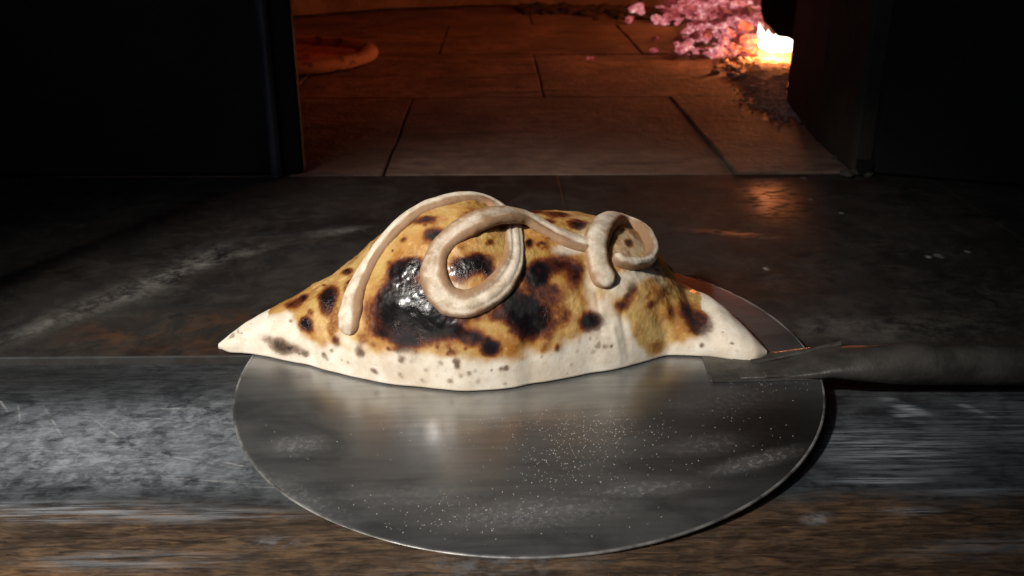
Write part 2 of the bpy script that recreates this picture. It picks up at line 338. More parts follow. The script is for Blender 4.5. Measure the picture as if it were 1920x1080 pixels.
box('lintel', [(-.62, .928), (.95, .928), (.95, 1.25), (-.62, 1.25)], .3605, .70, M_SOOT, front)
# rough mortar fillet at the foot of the right jamb
fil = []
for k in range(26):
    x = .345 + random.gauss(.004, .006); y = .925 - abs(random.gauss(0, .006)) if k % 3 else .93 + random.uniform(0, .3) ; x = x if k % 3 else .352 + (y - .93) * .1 - .003
    fil.append((x, y, random.uniform(.002, .006)))
def lumps(name, items, mat, parent=None, flat=.6, sub=1):
    V = []; Fc = []; t_ = (1 + 5 ** .5) / 2
    base = np.array([(-1, t_, 0), (1, t_, 0), (-1, -t_, 0), (1, -t_, 0), (0, -1, t_), (0, 1, t_), (0, -1, -t_), (0, 1, -t_), (t_, 0, -1), (t_, 0, 1), (-t_, 0, -1), (-t_, 0, 1)]) / 1.9
    fb = [(0, 11, 5), (0, 5, 1), (0, 1, 7), (0, 7, 10), (0, 10, 11), (1, 5, 9), (5, 11, 4), (11, 10, 2), (10, 7, 6), (7, 1, 8), (3, 9, 4), (3, 4, 2), (3, 2, 6), (3, 6, 8), (3, 8, 9), (4, 9, 5), (2, 4, 11), (6, 2, 10), (8, 6, 7), (9, 8, 1)]
    for it in items:
        x, y, r = it[:3]; z = it[3] if len(it) > 3 else 0
        b = base * (1 + rng.uniform(-.28, .28, (12, 1))); a = rng.uniform(0, 6.28); c_, s_ = math.cos(a), math.sin(a)
        b = b @ np.array([[c_, -s_, 0], [s_, c_, 0], [0, 0, flat]]).T * r * np.array([rng.uniform(.8, 1.3), rng.uniform(.7, 1.1), 1])
        k = len(V); V += [(x + p[0], y + p[1], z + r * flat * .5 + p[2]) for p in b]; Fc += [tuple(k + q for q in f) for f in fb]
    return mesh(name, V, Fc, mat, parent, smooth=False)
tag(lumps('mortar_fillet', fil, m_flat('crumbly_mortar', (.07, .065, .052), .95, 200, .8), front), kind='stuff')
tag(box('iron_catch', [(.356, .914), (.368, .914), (.368, .926), (.356, .926)], .001, .014, M_IR, front, .001))
# wall panel to the right of the mouth, coming slightly forward
rp = tag(box('iron_wall_panel', [(.368, .9255), (.372, .9185), (.80, .762), (1.0, .70), (1.0, .92)], .001, .55, M_IR, None, .003), 'black iron wall panel right of the oven mouth', 'wall panel')
# unseen panel added off to the left, its edge casts the diagonal shadow
def loc(o, p): o.parent = p; o.matrix_parent_inverse = Matrix.Translation(-Vector(p.location)); return o
sp_ = tag(box('shadow_panel', [(-.455, .390), (-.62, .029), (-.645, .040), (-.480, .401)], -.004, .60, M_IR, None, .002), 'tall black panel added out of view at the far left to cast the diagonal shadow', 'shadow panel')
V = []; Fc = []
for k in range(2):
    for a in range(12): V.append((-.2125 + .0055 * math.cos(a * math.pi / 6), .9205 + .0055 * math.sin(a * math.pi / 6), .001 if k == 0 else .36))
for a in range(12): Fc.append((a, (a + 1) % 12, 12 + (a + 1) % 12, 12 + a))
mesh('edge_rail', V, Fc, m_iron('worn_iron_edge', (.03, .034, .045), (.06, .065, .08), .35), front)

# brick wall ring and vault
CXO, CYO, RO = .07, 1.75, .735
wall = tag(empty('oven_wall', (0, 0, 0)), 'curved fire-lit brick wall at the back of the oven', 'oven wall')
bme = None
for course in range(4):
    n = 20
    for k in range(n):
        a = 2 * math.pi * (k + (.5 if course % 2 else .0) + .17) / n
        x, y = CXO + RO * math.cos(a), CYO + RO * math.sin(a)
        if y < 1.27 : continue
        if bme is None:
            L = 2 * math.pi * RO / n - .006; o = slab('brick', -L / 2, L / 2, -.05, .05, 0, .066, M_BR, wall, jit=.002, bev=.004, gap=.001, nb=3); bme = o.data
            o.location = (0, 0, 0)
            # keep the brick standing: depth y, height z
        else:
            o = bpy.data.objects.new('brick', bme); COL.objects.link(o); o.parent = wall
        o.location = (x + random.uniform(-.004, .004) , y + random.uniform(-.004, .004), .070 + course * .072); o.rotation_euler = (0, random.uniform(-.01, .01), a - math.pi / 2 + random.uniform(-.02, .02))
nu, nv = 64, 20; P = np.zeros((nu + 1, nv, 3))
for i in range(nu + 1):
    a = 2 * math.pi * i / nu
    for j in range(nv):
        b = j / (nv - 1) * math.pi / 2
        P[i, j] = (CXO + (RO + .03) * math.cos(a) * math.cos(b), CYO + (RO + .03) * math.sin(a) * math.cos(b), -.02 + .58 * math.sin(b) ** .8)
dome = grid_mesh('oven_vault', P, m_flat('fired_brick_vault', (.42, .22, .13), .95, 40, .8))
import bmesh
bm = bmesh.new(); bm.from_mesh(dome.data)
bmesh.ops.delete(bm, geom=[f for f in bm.faces if f.calc_center_median().y < 1.235 and f.calc_center_median().z < .40], context='FACES'); bm.to_mesh(dome.data); bm.free()
tag(dome, 'brick vault closing the oven above the hearth', 'oven vault')

# ------------------------------------------------------------------ fire
def emb_pt():
    while True:
        x = random.uniform(.22, .85); y = random.uniform(1.62, 2.42)
        # left outline of the heap runs away from the camera
        xl = .285 + (y - 1.62) * .16 + (.05 if 1.75 < y < 2.05 else 0) + .02 * math.sin(y * 23)
        xr = .437 + (y - 1.62) * .30
        if xl < x < xr and y > 1.62 + .12 * max(0, (.33 - x) / .05): return x, y, min(x - xl, xr - x + .05, y - 1.60)
nx = 60; P = np.zeros((nx, nx, 3)); gx = np.linspace(.24, .95, nx); gy = np.linspace(1.60, 2.45, nx)
G = np.stack(np.meshgrid(gx, gy, indexing='ij'), -1)
xl = .285 + (G[..., 1] - 1.62) * .16
d = np.minimum(np.minimum(G[..., 0] - xl, G[..., 1] - 1.615), .12)
hz = sstep(0, .12, d) * .030 + .012 * sstep(-.02, .05, d) * fbm(np.concatenate([G, G[..., :1] * 0], -1), 40, 3, 5)
P[..., :2] = G; P[..., 2] = hz - .004
tag(grid_mesh('ash_bed', P, M_ASH), 'low bed of brown ash under the glowing embers', 'ash', kind='stuff')
def heap_z(x, y):
    i = min(nx - 1, max(0, int((x - .24) / .71 * (nx - 1)))); j = min(nx - 1, max(0, int((y - 1.60) / .85 * (nx - 1)))); return P[i, j, 2]
ember_meshes = []
for k in range(7):
    o = lumps('ember', [(0, 0, 1.0)], M_EM, flat=.7); me = o.data; bpy.data.objects.remove(o)
    bm = bmesh.new(); bm.from_mesh(me); bmesh.ops.subdivide_edges(bm, edges=bm.edges[:], cuts=1, use_grid_fill=True)
    for v in bm.verts: v.co += Vector((random.uniform(-.2, .2), random.uniform(-.2, .2), random.uniform(-.16, .16)))
    bm.to_mesh(me); bm.free(); ember_meshes.append(me)
for k in range(300):
    x, y, dd = emb_pt(); r = random.choice((.007, .009, .012, .015, .019)) * (.7 + .25 * (y - 1.2))
    if y < 1.70: r *= .95
    o = bpy.data.objects.new('ember', random.choice(ember_meshes)); COL.objects.link(o)
    o.location = (x, y, heap_z(x, y) + r * .1 + random.uniform(0, .018) * min(1, dd / .05)); o.scale = (r * random.uniform(.8, 1.5), r, r * random.uniform(.7, 1.2)); o.rotation_euler = (random.uniform(-.5, .5), random.uniform(-.5, .5), random.uniform(0, 6.3))
    tag(o, '%s glowing pink ember %s' % ('large' if r > .0145 else 'middle-sized' if r > .010 else 'small', 'at the near edge of the heap' if y < 1.70 else 'along the left edge of the heap' if x < .33 + (y - 1.62) * .16 else 'at the back of the heap by the top of the frame' if y > 2.05 else 'in the heap close to the burning log' if x > .42 + (y - 1.62) * .16 else 'in the middle of the heap'), 'ember', 'glowing embers in the heap')
for x, y, r, lab in ((.155, 1.628, .0035, 'left of two tiny bright embers lying alone on the hearth tile'), (.164, 1.626, .004, 'right of two tiny bright embers lying alone on the hearth tile'),
                     (.318, 2.22, .020, 'big pale ember leftmost behind the heap, near the back'), (.283, 2.10, .010, 'small ember farthest left at the edge of the heap'),
                     (.345, 2.10, .013, 'bright white-hot ember just right of the big pale one'), (.275, 1.70, .006, 'small spark-sized ember at the left tip of the heap'), (.300, 1.85, .006, 'small bright ember above the heap\'s left tip')):
    o = bpy.data.objects.new('stray_ember', random.choice(ember_meshes)); COL.objects.link(o); o.location = (x, y, r * .5); o.scale = (r * 1.2, r, r); o.rotation_euler = (0, 0, random.uniform(0, 6)); tag(o, lab, 'ember')
it = []
for k in range(1300):
    x, y, dd = emb_pt(); it.append((x, y, random.uniform(.002, .006), heap_z(x, y) + random.uniform(0, .012)))
tag(lumps('ember_chips', it, M_EM), 'small glowing chips scattered between the ember lumps', 'embers', kind='stuff')
# ash and crumbs in front of the flame, along the right jamb, and the dark litter at the back
it = []
while len(it) < 2600:
    t_ = random.random() ** .75; x = .452 - .088 * t_ + random.gauss(0, .020); y = 1.60 - .40 * t_ + random.gauss(0, .035)
    if y < 1.5 and x > .372 + max(0, y - 1.28) * .30 + .012: continue
    it.append((x, y, random.uniform(.0010, .0042) * (1.1 - .5 * t_)))
for k in range(40): it.append((random.uniform(.34, .44), random.uniform(1.45, 1.62), random.uniform(.004, .009)))
tag(lumps('ash_crumbs', it, M_ASHG, flat=.5), 'grey ash crumbs spilled in front of the flame beside the right jamb', 'ash', kind='stuff')
it = []
for k in range(420):
    x = random.uniform(.05, .42); y = 2.43 - (x - .05) * .55 + random.gauss(0, .06)
    if (x - CXO) ** 2 + (y - CYO) ** 2 > .67 ** 2: continue
    it.append((x, y, random.uniform(.004, .017)))
tag(lumps('charcoal_litter', it, m_flat('dark_charcoal', (.03, .02, .015), .95, 60, 1, (.07, .04, .03)), flat=.6), 'dark charcoal litter and ash against the back wall', 'charcoal', kind='stuff')

def log(name, p0, p1, r, mat, seed, parent=None):
    p0, p1 = Vector(p0), Vector(p1); ax = (p1 - p0).normalized(); u = ax.cross(Vector((0, 0, 1))).normalized(); v = u.cross(ax); n = 40; k_ = 26
    P = np.zeros((n + 4, k_, 3))
    for i in range(n + 4):
        t_ = min(1, max(0, (i - 2) / (n - 1)))
        rr = {0: .0, 1: .97, n + 2: .97, n + 3: 0}.get(i, 1)
        for j in range(k_):
            a = j * 2 * math.pi / k_; q = 1 + .14 * abs(math.cos(1.5 * a + seed)) + .05 * math.cos(7 * a + seed * 2 + t_ * 3) + .12 * mnoise.noise(Vector((math.cos(a) * 3, math.sin(a) * 3, t_ * 14 + seed)))
            P[i, j] = p0.lerp(p1, t_) + (u * math.cos(a) + v * math.sin(a)) * r * rr * q
    return grid_mesh(name, P, mat, parent, wrap=True)
l1 = tag(log('burning_log', (.484, 1.560, .098), (.74, 2.03, .11), .060, M_BARK, 1.3), 'thick charred log resting above the white flame by the jamb', 'log')
l2 = tag(log('charred_log', (.66, 1.56, .15), (.84, 2.1, .14), .05, M_BARK, 2.1), 'darker charred log leaning behind the first log at the top edge', 'log')

t = NT('flame'); lw = t.n.new('ShaderNodeLayerWeight'); t.out((0, 0, 0), 1)
g = t.coord('World'); t.put(t.b.inputs['Emission Color'], t.ramp(t.noise(g, 22, 3), [(.3, (1, .62, .22)), (.45, (1, .86, .55)), (.6, (1, .95, .8))])); t.b.inputs['Emission Strength'].default_value = 6
M_FL = t.m
def tongue(x, y, z, hgt, r, lean, parent):
    n, k_ = 22, 14; P = np.zeros((n, k_, 3))
    for i in range(n):
        t_ = i / (n - 1); rr = r * (math.sin(math.pi * min(1, t_ * .75 + .16)) ** 1.1) * (1 - t_ ** 3) + 1e-4
        for j in range(k_):
            a = j * 2 * math.pi / k_; w_ = 1 + .2 * math.sin(3 * a + i * .5)
            P[i, j] = (x + lean * t_ ** 1.5 + .1 * r * math.sin(i * .6) + rr * w_ * math.cos(a), y + rr * w_ * math.sin(a), z + hgt * t_)
    return grid_mesh('tongue', P, M_FL, parent, wrap=True)
flm = tag(empty('flame', (.47, 1.66, 0)), 'white-hot flame burning under the charred log beside the jamb', 'flame')
def ltongue(*a): o = tongue(*a, None); loc(o, flm)
for a in ((.470, 1.665, .001, .060, .015, -.010), (.486, 1.675, -.004, .075, .024, .004), (.508, 1.685, -.004, .080, .028, .0), (.454, 1.672, .008, .064, .008, -.008), (.530, 1.69, -.004, .075, .026, .01), (.497, 1.668, -.004, .062, .022, .0)): ltongue(a[0], a[1], a[2], a[3] * .72, *a[4:])
ltongue(.60, 1.80, .11, .17, .035, .02); ltongue(.56, 1.82, .12, .12, .02, -.02)

# pizza at the back left
pz = empty('baking_pizza', (-.362, 1.627, .002)); tag(pz, 'round pizza baking at the back left of the hearth', 'pizza')
def m_pizza():
    t = NT('pizza_top'); g = t.coord('Object'); a = t.noise(g, 22, 5, .6, .8); b = t.noise(g, 60, 4)
    c = t.mix(t.mr(a, .42, .56), (.35, .04, .02), (.50, .22, .13)); c = t.mix(t.mr(b, .55, .65), c, (.05, .02, .01)); return t.out(c, .5, t.bump(a, .8, .004))
nr, na = 16, 72; P = np.zeros((nr, na, 3))
for i in range(nr):
    f_ = i / (nr - 1)
    for j in range(na):
        a = j * 2 * math.pi / na; r = .145 * f_ * (1 + .02 * math.sin(3 * a)); P[i, j] = (r * math.cos(a), r * math.sin(a), .006 + .003 * mnoise.noise(Vector((r * math.cos(a) * 40, r * math.sin(a) * 40, 0))))
loc_o = grid_mesh('topping', P[::-1], m_pizza(), pz, wrap=True)
n2 = 14; P = np.zeros((n2, na, 3))
for i in range(n2):
    b = math.pi * (1.25 - 1.5 * i / (n2 - 1))
    for j in range(na):
        a = j * 2 * math.pi / na; q = 1 + .25 * mnoise.noise(Vector((math.cos(a) * 5, math.sin(a) * 5, 2))); r = .154 * (1 + .02 * math.sin(3 * a)) - .015 * math.cos(b) * -1
        P[i, j] = (r * math.cos(a), r * math.sin(a), .008 + .011 * math.sin(b) * q)
t = NT('pizza_rim'); g = t.coord('Object'); t.out(t.mix(t.mr(t.noise(g, 45, 4), .5, .66), (.38, .19, .11), (.06, .025, .015)), .8, t.bump(t.noise(g, 60, 4), .7, .003))
grid_mesh('crust_rim', P, t.m, pz, wrap=True)

# ------------------------------------------------------------------ peel
PC = Vector((.01772, .50358, .00376)); PN = Vector((-.02449, -.04621, .99863)).normalized()
def dz(x, y): return PC.z - (PN.x * (x - PC.x) + PN.y * (y - PC.y)) / PN.z
ex = Vector((0, 1, 0)).cross(PN).normalized(); ey = PN.cross(ex)
PM = Matrix(((ex.x, ey.x, PN.x, PC.x), (ex.y, ey.y, PN.y, PC.y), (ex.z, ey.z, PN.z, PC.z), (0, 0, 0, 1)))
peel = empty('pizza_peel'); peel.matrix_world = PM; tag(peel, 'round brushed aluminium peel under the calzone, its handle to the right', 'pizza peel')
prof = [(0, 0)] + [(r, 0) for r in np.linspace(.02, .1632, 12)] + [(.1642, -.0001), (.1650, -.0004), (.1653, -.0009), (.1650, -.0014), (.1640, -.0016), (.10, -.0016), (0, -.0016)]
na = 240; P = np.zeros((len(prof), na, 3))
for i, (r, z) in enumerate(prof):
    for j in range(na):
        a = j * 2 * math.pi / na; P[i, j] = (max(r, 1e-5) * math.cos(a), max(r, 1e-5) * math.sin(a), z)
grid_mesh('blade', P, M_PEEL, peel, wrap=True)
n2 = 10; P = np.zeros((n2, na, 3))
for i in range(n2):
    b = math.pi * (-.5 + 1.25 * i / (n2 - 1))
    for j in range(na):
        a = j * 2 * math.pi / na; r = .1649 + .0008 * math.cos(b); P[i, j] = (r * math.cos(a), r * math.sin(a), -.0006 + .0007 * math.sin(b))
t = NT('worn_bright_rim'); t.out(t.mix(t.mr(t.noise(t.coord('Object'), 60, 4), .35, .65), (.42, .42, .41), (.10, .10, .10)), .42, metal=.55)
grid_mesh('rim', P, t.m, peel, wrap=True)
# socket: flat tongue on the blade closing into a tube
def section(x, wy, hz_, zc, yc, e, n=40):
    o = []
    for k in range(n):
        a = 2 * math.pi * k / n; c, s_ = math.cos(a), math.sin(a)
        o.append((x, yc + wy * math.copysign(abs(c) ** e, c), zc + hz_ * math.copysign(abs(s_) ** e, s_)))
    return o
secs = [(.118, .0135, .0003, .0006, .30), (.119, .0140, .0008, .0010, .3), (.135, .0142, .0009, .0011, .3), (.146, .0145, .0012, .0014, .35), (.158, .0148, .0026, .0030, .5), (.168, .0145, .0045, .0046, .7), (.182, .0138, .0074, .0050, .85), (.194, .0128, .0095, .0050, 1), (.206, .0122, .0112, .0046, 1), (.225, .0118, .0116, .0040, 1)]
yo = -.0100
P = np.array([section(x, a, b, c, yo - .009 * float(sstep(.135, .2, x)), e) for x, a, b, c, e in secs])
grid_mesh('socket', P, M_HANDLE, peel, wrap=True)
P2 = np.array([section(x, .0112, .0111, .0042 - .0245 * (x - .20), yo - .009 - .02 * (x - .2), 1) for x in (.214, .30, .45, .75)]); grid_mesh('handle', P2, M_HANDLE, peel, wrap=True)
def pbox(name, x0, x1, y0, y1, z0, z1, mat, b=.0004):
    o = box(name, [(x0, y0), (x1, y0), (x1, y1), (x0, y1)], z0, z1, mat, peel, b); return o
pbox('flange', .102, .178, yo - .0165, yo + .0165, .0001, .0011, M_HANDLE)
pbox('folded_tab', .132, .176, yo - .0150, yo - .0085, .0012, .0030, M_HANDLE, .0008)
# open seam lip running diagonally onto the socket
V = []; 
for k in range(12):
    f_ = k / 11; x = .128 + .052 * f_; y = yo + .003 + .0035 * f_; z = .0014 + .0085 * f_ ** 1.25
    V += [(x, y - .0012, z), (x, y, z + .0022), (x, y + .0012, z)]
Fc = []
for k in range(11):
    for q in (0, 1): Fc.append((3 * k + q, 3 * k + q + 1, 3 * k + q + 4, 3 * k + q + 3))
mesh('seam_lip', V, Fc, M_HANDLE, peel)

# semolina grains
it = []
GR = [(.022, .443, .020, .007, 110), (.058, .436, .016, .009, 300), (.036, .415, .018, .014, 330), (.025, .398, .012, .008, 80), (-.013, .373, .026, .010, 190), (-.020, .362, .018, .006, 80), (.084, .415, .03, .02, 70), (.129, .437, .014, .02, 50), (.058, .355, .03, .01, 40), (-.102, .435, .03, .02, 40), (.150, .473, .010, .004, 50), (-.009, .439, .03, .006, 60), (.02, .42, .09, .04, 120)]
for cx, cy, sx, sy, n in GR:
    for k in range(int(n * .62)):
        x, y = random.gauss(cx, sx), random.gauss(cy, sy)
        if (x - .0177) ** 2 + (y - .5036) ** 2 > .158 ** 2: continue
        it.append((x, y, random.uniform(.00010, .00025), dz(x, y)))
tag(lumps('semolina', it, M_FLOUR, flat=.9), 'loose semolina grains scattered over the near half of the peel', 'semolina', kind='stuff')

# ------------------------------------------------------------------ calzone
PALE_ = [[71.6,48.3,12.8,8.6,0.8,0],[60.0,34.8,7.5,9.2,0.8,0],[85.6,55.1,13.0,6.4,0.8,0],[43.7,76.3,11.4,5.7,1.0,0],[79.5,76.9,12.3,22.3,0.35,0],[54.4,54.1,5.1,13.6,0.6,0],[-23.4,58.0,8.6,5.2,0.45,0],[53.9,93.4,6.5,13.1,0.5,0],[98.6,52.3,6.3,12.0,0.3,0],[-88.1,21.2,4.7,4.2,0.6,0],[-78.3,18.7,9.8,3.0,0.5,0]]
X_ = [-168.68,-160.54,-152.41,-144.27,-136.13,-127.99,-119.86,-111.72,-103.58,-95.44,-87.31,-79.17,-71.03,-62.89,-54.76,-46.62,-38.48,-30.34,-22.21,-14.07,-5.93,2.21,10.35,18.48,26.62,34.76,42.9,51.03,59.17,67.31,75.45,83.58,91.72,99.86,108.0,116.13,124.27,132.41,140.55,148.68,156.82]
Y_ = [535.26,528.58,527.53,524.95,522.22,518.2,514.19,509.96,505.54,501.12,496.83,493.06,489.28,486.32,483.83,482.05,480.23,477.89,475.88,475.09,474.81,475.28,477.24,480.22,482.44,484.47,487.13,489.5,491.39,493.42,496.67,500.11,505.0,508.56,507.83,507.1,505.43,502.41,499.57,497.93,504.45]
W_ = [2.0,13.5,25.0,33.93,42.86,51.56,59.38,67.19,75.0,82.5,90.0,97.5,105.0,109.17,113.33,117.5,121.67,125.38,127.31,129.23,131.15,133.08,135.0,135.0,135.0,135.0,135.0,135.0,132.5,129.38,126.25,121.25,115.0,107.92,97.5,87.08,75.0,62.5,48.33,31.67,4.0]
H_ = [1.22,7.59,11.73,14.8,18.02,21.69,25.63,29.72,34.5,40.32,46.91,53.72,60.51,67.18,73.34,78.51,82.43,84.98,85.84,85.05,82.3,77.74,73.72,71.49,70.04,68.62,66.91,64.98,62.95,60.34,57.04,53.06,47.84,40.34,29.24,19.27,16.66,16.92,14.52,9.34,2.0]
SPOTS_ = [[-53.7,63.3,7.5,8.1,1,0.5],[-57.4,42.9,10.5,13.2,1.1,1.2],[-45.3,45.7,12.8,13.2,1.2,2.2],[-36.4,52.4,7.0,10.5,0.9,1],[-35.5,37.2,11.9,9.5,1.1,1.2],[-49.9,27.5,10.2,5.5,0.75,0],[-23.4,34.6,8.4,6.0,0.75,0.5],[-11.8,30.3,7.5,5.3,0.65,0.5],[-43.9,67.4,9.1,5.0,0.8,0],[-63.9,29.1,6.1,4.8,0.6,0],[-3.4,24.7,5.8,5.3,1.1,1.5],[16.2,41.6,11.2,12.6,1.05,0.8],[8.3,48.4,6.5,8.1,0.8,0],[-0.1,41.4,5.6,3.9,0.5,0],[23.6,61.5,7.7,8.0,1.15,1.2],[34.8,67.5,11.2,7.9,0.45,0.5],[44.6,59.1,6.1,10.3,0.62,0.8],[20.4,32.6,10.2,7.1,0.8,0],[32.5,47.9,6.1,6.5,0.35,0],[53.4,29.6,6.8,5.6,0.95,1],[-11.8,70.9,8.6,7.6,0.85,1],[-19.7,67.4,6.5,7.4,0.65,0.5],[-4.3,66.5,4.2,7.9,0.75,0],[-3.4,84.6,3.7,3.5,0.5,0],[-18.7,81.3,4.0,3.3,0.3,0],[-30.8,89.7,7.9,3.9,0.6,0],[-35.0,87.2,5.6,4.7,0.65,0],[-39.7,100.2,8.4,4.2,0.6,0],[-18.3,97.6,6.5,2.6,0.45,0],[-51.8,85.8,3.0,3.1,0.55,0],[-45.7,71.7,6.8,2.5,0.4,0],[-97.4,43.2,5.6,11.1,0.85,1],[-110.5,23.1,5.6,4.9,0.75,0.5],[-126.8,7.1,6.3,4.8,0.6,0.5],[-118.4,7.1,9.1,3.9,0.35,0],[-122.6,38.0,8.1,6.4,0.5,0],[-115.6,44.0,4.9,5.1,0.6,0],[-88.1,67.3,5.1,4.2,0.5,0],[-91.4,18.5,3.7,4.2,0.55,0.4],[-76.9,15.4,3.5,4.4,0.5,0.4],[-52.7,14.7,2.6,2.7,0.45,0.3],[-21.5,16.9,2.3,2.2,0.5,0.3],[-69.5,5.8,2.6,2.0,0.35,0.2],[-25.7,4.6,2.3,2.0,0.4,0.2],[-10.4,4.5,1.9,1.9,0.3,0.2],[-99.3,8.2,2.3,2.7,0.4,0.2],[-136.5,10.0,7.7,4.5,0.25,0],[18.1,126.6,11.2,11.2,0.9,0],[37.6,119.6,7.5,8.4,0.85,0],[48.8,101.7,6.5,7.3,0.85,0.3],[29.2,104.4,7.0,4.4,0.6,0],[6.4,123.7,3.3,9.2,0.7,0],[18.5,82.4,3.0,4.9,0.6,0.3],[79.5,80.6,3.3,5.5,0.7,0],[78.1,43.2,4.2,6.4,0.55,0],[71.1,35.8,4.9,4.2,0.55,0],[89.3,32.1,4.0,3.6,0.55,0.2],[101.9,25.0,3.3,7.4,0.5,0],[83.7,53.7,7.0,3.7,0.2,0],[120.5,23.6,7.2,12.8,0.6,-1.2],[111.7,27.5,6.3,13.0,0.45,0],[117.2,16.0,4.0,4.8,0.5,-0.5],[105.1,9.9,3.0,3.1,0.25,0],[5.5,12.5,1.9,1.5,0.3,0.2],[54.4,11.9,2.3,1.7,0.3,0.2],[5.5,10.8,2.1,1.7,0.35,0.2],[62.8,18.9,2.6,2.0,0.2,0.2],[-38.8,9.8,2.1,2.0,0.3,0.2],[-55.1,20.9,6.1,2.5,0.35,0],[-75.1,23.7,5.1,4.2,0.3,0],[-68.6,20.8,3.0,2.6,0.3,0],[38.5,35.2,5.4,7.0,0.4,0],[26.4,39.9,8.8,10.3,0.3,0],[-71.8,36.3,4.4,9.2,0.35,0],[-7.6,45.9,11.4,2.9,0.35,0],[-17.3,41.7,11.6,3.9,0.4,0]]
GOLD_ = [[-168.7,1.3],[-138.9,25.7],[-124.4,31.0],[-117.5,24.0],[-114.7,17.3],[-104.9,12.5],[-88.1,16.7],[-71.8,16.0],[-50.4,17.3],[-23.4,20.4],[-0.1,17.2],[15.7,17.2],[32.5,19.8],[47.4,18.3],[56.7,24.8],[66.0,30.7],[75.3,25.9],[80.5,12.4],[87.4,4.1],[97.7,2.9],[107.0,6.7],[117.7,9.7],[125.6,22.3],[128.9,57.3],[129.3,36.5],[156.8,2.0]]
ROPE_ = [[-83.0,0.384],[-82.5,0.6021],[-79.7,0.8465],[-75.1,1.0734],[-67.6,1.3003],[-56.9,1.4573],[-44.8,1.5359],[-32.2,1.5708],[-20.1,1.6581],[-9.9,1.7104],[-1.0,1.6668],[5.9,1.5097],[9.7,1.3526],[10.6,1.1868],[10.1,0.9687],[6.4,0.7941],[-0.6,0.637],[-10.8,0.5236],[-21.1,0.4974],[-28.5,0.5498],[-33.2,0.672],[-33.6,0.8116],[-30.4,0.9512],[-22.9,1.0734],[-12.2,1.1868],[0.4,1.3352],[14.3,1.4137],[26.4,1.3352],[37.1,1.2217],[47.9,1.1432],[58.6,1.117]]
CURL_ = [[64.2,0.6981],[59.5,0.8465],[57.6,1.021],[59.0,1.2566],[65.5,1.5621],[78.1,2.0071],[87.4,1.9897],[92.6,1.6842],[93.5,1.3526],[88.4,1.0908],[79.1,0.9774],[71.1,0.9687],[67.4,1.0385]]
FLAP_ = [[33.9,1.1606],[40.4,1.0996],[47.9,1.0559],[54.8,1.0123]]
HOLE_ = [[126.1,1.2479],[121.0,1.1956],[115.4,0.8639],[114.9,0.6283],[118.2,0.5323]]

NX, NTH = 900, 300
xx = np.linspace(X_[0], X_[-1], NX) / 1e3
y0 = np.interp(xx, np.array(X_) / 1e3, np.array(Y_) / 1e3); ww = np.interp(xx, np.array(X_) / 1e3, np.array(W_) / 1e3); hh = np.interp(xx, np.array(X_) / 1e3, np.array(H_) / 1e3)
def smooth(a, k):
    for _ in range(k): a = np.concatenate([a[:1], .25 * a[:-2] + .5 * a[1:-1] + .25 * a[2:], a[-1:]])
    return a
y0 = smooth(y0, 60) ; ww = smooth(ww, 60); hh = smooth(hh, 22)
_q = np.stack([xx, xx * 0, xx * 0], -1); y0 = y0 + .0022 * (fbm(_q, 55, 2, 9) - .5)
TH = np.linspace(0, np.pi, NTH)
def dzn(x, y): return PC.z - (PN.x * (x - PC.x) + PN.y * (y - PC.y)) / PN.z
Xg = np.repeat(xx[:, None], NTH, 1); Yg = y0[:, None] + ww[:, None] / 2 * (1 - np.cos(TH)); Zg = dzn(Xg, Yg) + .0022 + hh[:, None] * np.sin(TH) ** .8
B0 = np.stack([Xg, Yg, Zg], -1)
S = np.concatenate([np.zeros((NX, 1)), np.cumsum(np.linalg.norm(np.diff(B0, axis=1), axis=2), 1)], 1)
def normals(P):
    a = np.gradient(P, axis=0); b = np.gradient(P, axis=1); n = np.cross(a, b); return n / (np.linalg.norm(n, axis=-1, keepdims=True) + 1e-12)
N0 = normals(B0)
n_lo = fbm(B0, 120, 4, 11) - .5; n_hi = fbm(B0, 420, 3, 21) - .5; n_big = fbm(B0, 38, 3, 31) - .5
char = np.zeros((NX, NTH)); bumpd = np.zeros((NX, NTH))
for x, s, rx, rs, am, bu in SPOTS_:
    d = np.sqrt(((Xg * 1e3 - x) / rx) ** 2 + ((S * 1e3 - s) / rs) ** 2)
    dd = np.maximum(0, d + (.95 * n_lo + .45 * n_hi) * (1.0 if rx > 4 else .6))
    v = np.clip(am * (1.16 if rx > 4.5 else .95) * np.exp(-(dd / .97) ** 2.2), 0, .985); char = 1 - (1 - char) * (1 - v)
    if bu: bumpd += bu * 1e-3 * np.exp(-(d / .95) ** 2 * 1.2)
br_ = random.Random(5)
for k in range(150):                               # small blisters of all sizes
    x = br_.uniform(-125, 118); s = br_.uniform(12, 105); r = br_.choice((1.2, 1.6, 2.2, 3.0, 4.2)); q = np.exp(-((Xg * 1e3 - x) ** 2 + (S * 1e3 - s) ** 2) / r ** 2)
    bumpd += br_.uniform(.12, .28) * r * 1e-3 * q
    if br_.random() < .6: char = 1 - (1 - char) * (1 - np.clip(br_.uniform(.15, .5) * q * (1 + 1.5 * n_hi), 0, 1))
for k in range(46):                                # grey toasting spots along the floury edge
    x = br_.uniform(-135, 140); s = br_.uniform(1.5, 15); r = br_.uniform(.9, 2.3); q = np.exp(-(((Xg * 1e3 - x) / r) ** 2 + ((S * 1e3 - s) / r) ** 2) ** 1.2)
    char = 1 - (1 - char) * (1 - np.clip(br_.uniform(.12, .42) * q * (1 + n_hi), 0, 1)); bumpd += .15e-3 * q
char = char * (1 + .7 * n_lo + .6 * n_hi)
gx_, gs_ = np.array([a for a, b in GOLD_]), np.array([b for a, b in GOLD_])
